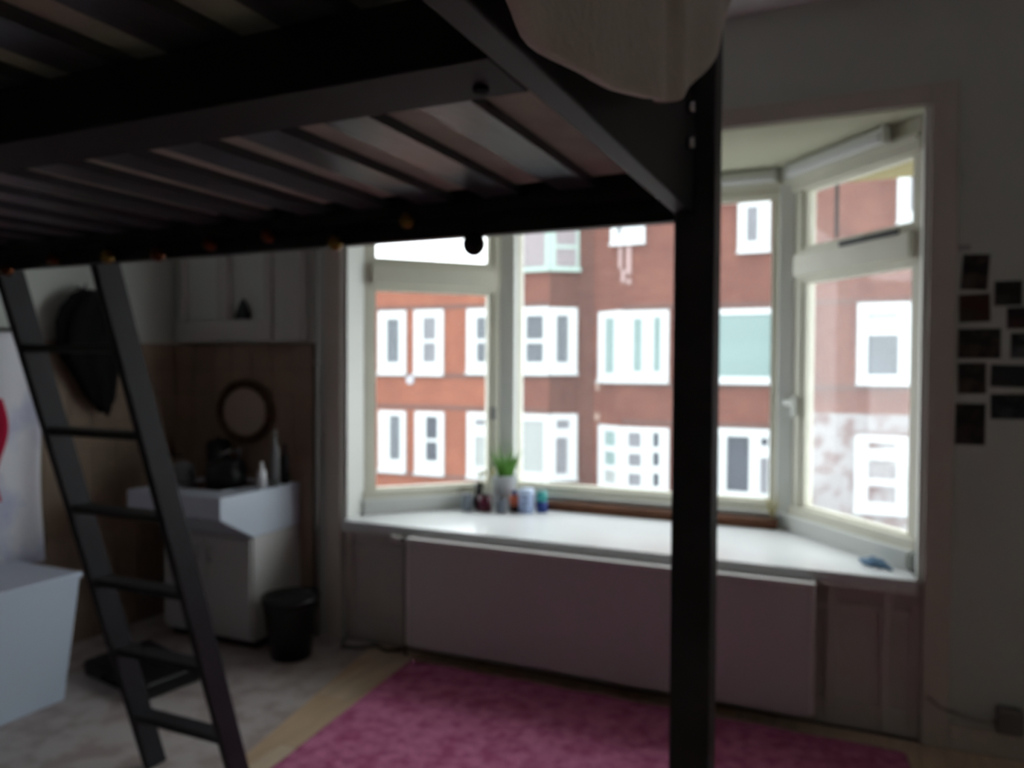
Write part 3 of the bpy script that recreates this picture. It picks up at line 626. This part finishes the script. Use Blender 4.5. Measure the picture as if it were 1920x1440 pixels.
# ------------------------------------------------------------------ street and houses opposite
MB().box(-40, 30, 4.9, 22, -7.2, -7.0).build('street', 'asphalt', kind='structure')
SEG = {'A': ((-13.216, 19.0), (-7.467, 19.0)), 'B': ((-7.467, 19.0), (-6.804, 19.45)), 'C': ((-6.804, 19.45), (-6.373, 19.45)), 'D': ((-6.373, 19.45), (-5.431, 18.9)), 'E': ((-5.431, 18.9), (2.939, 18.9))}
def sfr(k):
    A_, B_ = Vector(SEG[k][0]), Vector(SEG[k][1]); L = (B_-A_).length; d = (B_-A_)/L; n = Vector((d.y, -d.x)); return (A_, d, n), L    # normal towards our street side
th = thing('brick_apartment_building', 'red brick apartment block with bays and a lower left wing across the street', 'building', (-3, 20, -7)); lh = th
fa, La = sfr('A'); SPL = 4.45
MB().sbox(fa, -9.0, SPL, -8.0, 0.0, -7, 4.28).build('wall', 'brickL', lh)
MB().sbox(fa, -9.0, SPL, -.25, .06, 4.28, 4.36).build('coping', 'extgrey', lh)
MB().sbox(fa, SPL, La, -8.0, 0.0, -7, 7.4).build('wall', 'brickC', th)
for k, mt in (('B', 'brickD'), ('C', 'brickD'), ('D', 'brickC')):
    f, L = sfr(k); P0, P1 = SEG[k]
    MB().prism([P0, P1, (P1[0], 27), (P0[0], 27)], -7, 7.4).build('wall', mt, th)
fe, Le = sfr('E')
MB().sbox(fe, 0, 14.0, -8.1, 0.0, -7, 7.4).build('wall', 'brickC', th)
MB().box(-8.75, 8.6, 18.6, 27, 7.4, 7.7).build('roof', 'extgrey', th)
for z in (3.24, 1.30, .40, -1.55):
    MB().sbox(fa, -9.0, SPL, 0.0, .02, z, z+.10).build('brick_course', 'course', lh)
    MB().sbox(fa, SPL, La, 0.0, .02, z, z+.10).build('brick_course', 'course', th)
for z in (3.07, 1.13, .20, -1.62):
    MB().sbox(fe, 0, 14.0, 0.0, .02, z, z+.10).build('brick_course', 'course', th)
MB().sbox(fe, 4.12, 8.5, .0, .028, -7, .60).build('painted_wall', 'whitewash', th, label='flaking white painted brickwork low on the right')
W = [
('U1', 'A', 0.39, 1.33, 1.38, 3.22, [(0.69, 1.11, 1.72, 2.98, 'g')]) ,
('U2', 'A', 1.61, 2.56, 1.37, 3.22, [(1.91, 2.33, 2.37, 3.0, 'l'), (1.91, 2.33, 1.73, 2.28, 'l')]) ,
('U3', 'A', 3.31, 5.75, 1.42, 3.21, [(3.61, 3.96, 2.37, 2.97, 'g'), (3.62, 3.96, 1.74, 2.27, 'g'), (4.31, 4.82, 2.36, 2.97, 'g'), (4.31, 4.83, 1.74, 2.26, 'g'), (5.1, 5.6, 2.35, 2.98, 'g'), (5.1, 5.6, 1.74, 2.25, 'g')]) ,
('U3b', 'B', -0.01, 0.75, 1.43, 3.19, [(0.18, 0.5, 1.74, 2.98, 'g')]) ,
('U4a', 'D', 0.22, 1.1, 1.24, 3.06, [(0.49, 0.84, 1.46, 2.88, 't')]) ,
('U4b', 'E', -0.01, 1.17, 1.25, 3.04, [(0.28, 0.51, 1.51, 2.84, 't'), (0.79, 0.98, 1.51, 2.87, 't')]) ,
('U5', 'E', 1.34, 4.33, 1.26, 3.02, [(1.60, 1.76, 2.62, 2.88, 'b'), (1.55, 1.75, 1.43, 2.44, 't'), (1.91, 3.58, 1.41, 2.88, 't'), (3.75, 4.08, 2.58, 2.83, 't'), (3.75, 4.09, 1.45, 2.41, 't')]) ,
('U7', 'E', 5.4, 6.47, 1.27, 3.08, [(5.62, 6.22, 2.68, 2.86, 'p'), (5.62, 6.23, 1.48, 2.36, 'g')]) ,
('L1', 'A', 0.41, 1.33, -1.46, 0.32, [(0.79, 1.15, -1.1, 0.18, 'g')]) ,
('L2', 'A', 1.65, 2.59, -1.46, 0.33, [(2.01, 2.39, -0.44, 0.19, 'b'), (2.01, 2.39, -1.07, -0.53, 'b')]) ,
('L3', 'A', 3.33, 5.77, -1.46, 0.36, [(3.58, 4.0, -0.01, 0.16, 'l'), (3.58, 4.01, -1.15, -0.31, 'p'), (4.33, 5.63, -1.21, 0.17, 'p')]) ,
('L3b', 'B', 0.01, 0.77, -1.38, 0.37, [(0.19, 0.55, -0.02, 0.21, 'l'), (0.18, 0.5, -1.23, -0.26, 'l')]) ,
('L4a', 'D', 0.25, 1.14, -1.54, 0.12, [(0.5, 0.91, -0.41, -0.02, 't'), (0.51, 0.91, -0.9, -0.55, 't'), (0.52, 0.92, -1.36, -1.04, 'p')]) ,
('L4b', 'E', 0.02, 1.2, -1.48, 0.12, [(0.17, 0.5, -0.39, -0.02, 'l'), (0.18, 0.51, -0.87, -0.55, 'l'), (0.18, 0.51, -1.37, -1.05, 'l'), (0.8, 0.96, -0.36, -0.0, 'b'), (0.8, 0.97, -0.83, -0.49, 'b'), (0.81, 0.97, -1.34, -1.01, 'b')]) ,
('L5', 'E', 1.37, 3.97, -1.49, 0.18, [(1.58, 1.74, -0.22, -0.01, 'b'), (1.58, 1.75, -1.34, -0.45, 'b'), (1.94, 2.41, -1.37, -0.01, 'b'), (2.59, 3.11, -1.32, -0.01, 'b'), (3.37, 3.53, -0.21, -0.02, 'b'), (3.36, 3.54, -1.33, -0.49, 'l'), (3.62, 3.8, -1.31, -0.47, 'l')]) ,
('L7', 'E', 5.39, 6.45, -1.59, 0.13, [(5.65, 6.22, -0.17, -0.01, 'p'), (5.66, 6.23, -0.83, -0.41, 'l'), (5.66, 6.23, -1.36, -0.98, 'l')]) ,
('T5', 'E', 2.79, 3.52, 4.34, 6.12, [(2.98, 3.23, 5.5, 5.94, 'l'), (2.99, 3.24, 4.59, 5.4, 'l')]) ,
('T4', 'E', -0.33, 0.55, 4.71, 5.88, [(-0.15, -0.06, 4.96, 5.7, 'b'), (0.08, 0.41, 5.14, 5.67, 'l')]) ,
('T7', 'E', 6.16, 6.96, 4.79, 6.49, [(6.41, 6.81, 5.04, 6.31, 'l')]) ,
]
for nm, k, s0, s1, z0, z1, gl in W:
    f, L = sfr(k); par = lh if (k == 'A' and s0 < 3) else th
    fm = MB(); n0, n1 = .0, .06
    xs = sorted(set([s0, s1]+[v for g in gl for v in (g[0], g[1])])); zs = sorted(set([z0, z1]+[v for g in gl for v in (g[2], g[3])]))
    for i in range(len(xs)-1):           # frame = everything that is not glass, merged per column
        run = None
        for j in range(len(zs)-1):
            mx_, mz = (xs[i]+xs[i+1])/2, (zs[j]+zs[j+1])/2
            isg = any(g[0] < mx_ < g[1] and g[2] < mz < g[3] for g in gl)
            if not isg and run is None: run = zs[j]
            if isg and run is not None: fm.sbox(f, xs[i], xs[i+1], n0, n1, run, zs[j]); run = None
        if run is not None: fm.sbox(f, xs[i], xs[i+1], n0, n1, run, zs[-1])
    fr = fm.build('window', 'extwhite', par)
    MB().sbox(f, s0-.02, s1+.02, .0, .12, z0-.03, z0+.03).build('window_sill', 'extwhite', fr)
    for g in gl: MB().sbox(f, g[0]-.005, g[1]+.005, .005, .022, g[2]-.005, g[3]+.005).build('pane', 'p'+g[4], fr)
# top bay with pale green trim
for k, s0, s1, gl in (('A', 4.47, 5.74, [(4.83, 5.62)]), ('B', 0.0, .79, [(.15, .70)])):
    f, L = sfr(k)
    fr = MB().sbox(f, s0, s1, 0, .03, 4.15, 6.2).build('window', 'extgreen', th)
    MB().sbox(f, s0-.03, s1+.03, 0, .14, 4.14, 4.25).build('window_sill', 'extgreen', fr)
    for g in gl: MB().sbox(f, g[0], g[1], .03, .045, 4.28, 6.1).build('pane', 'pq', fr)
    if k == 'B': MB().sbox(f, .15, .70, .045, .06, 4.75, 4.84).build('glazing_bar', 'extgreen', fr)
# drain, vent and fixtures on the facade
vv = Vector((-11.744, 19.0))
vp_ = []
for n_ in (0.0, .05):
    for i in range(20): vp_.append((-11.744+.13*math.cos(i*math.pi/10), 19.0-n_, 1.225+.13*math.sin(i*math.pi/10)))
MB().add(vp_, [list(range(20)), list(range(20, 40))[::-1]]+[[i, (i+1) % 20, 20+(i+1) % 20, 20+i] for i in range(20)]).build('round_vent', mat('vent_grey', (150, 150, 156), .5), lh)
dr = MB()
for (s0, s1, z0, z1) in ((-.12, -.03, 4.1, 4.72), (.08, .20, 3.95, 4.72), (-.05, .05, 3.75, 4.08), (.10, .2, 3.7, 3.84)): dr.sbox(fe, s0, s1, 0, .05, z0, z1)
dr.build('wall_bracket', mat('weathered_bracket', (140, 118, 116), .7), th, label='pale weathered bracket under the top window')
fd, Ld = sfr('D')
MB().sbox(fd, .15, .25, 0, .06, 1.0, 1.25).build('lamp_bracket', mat('bracket_pale', (140, 118, 108), .7), th); MB().sbox(fd, .12, .24, 0, .06, .22, .40).build('lamp_bracket', mat('bracket_pale2', (146, 124, 114), .7), th)
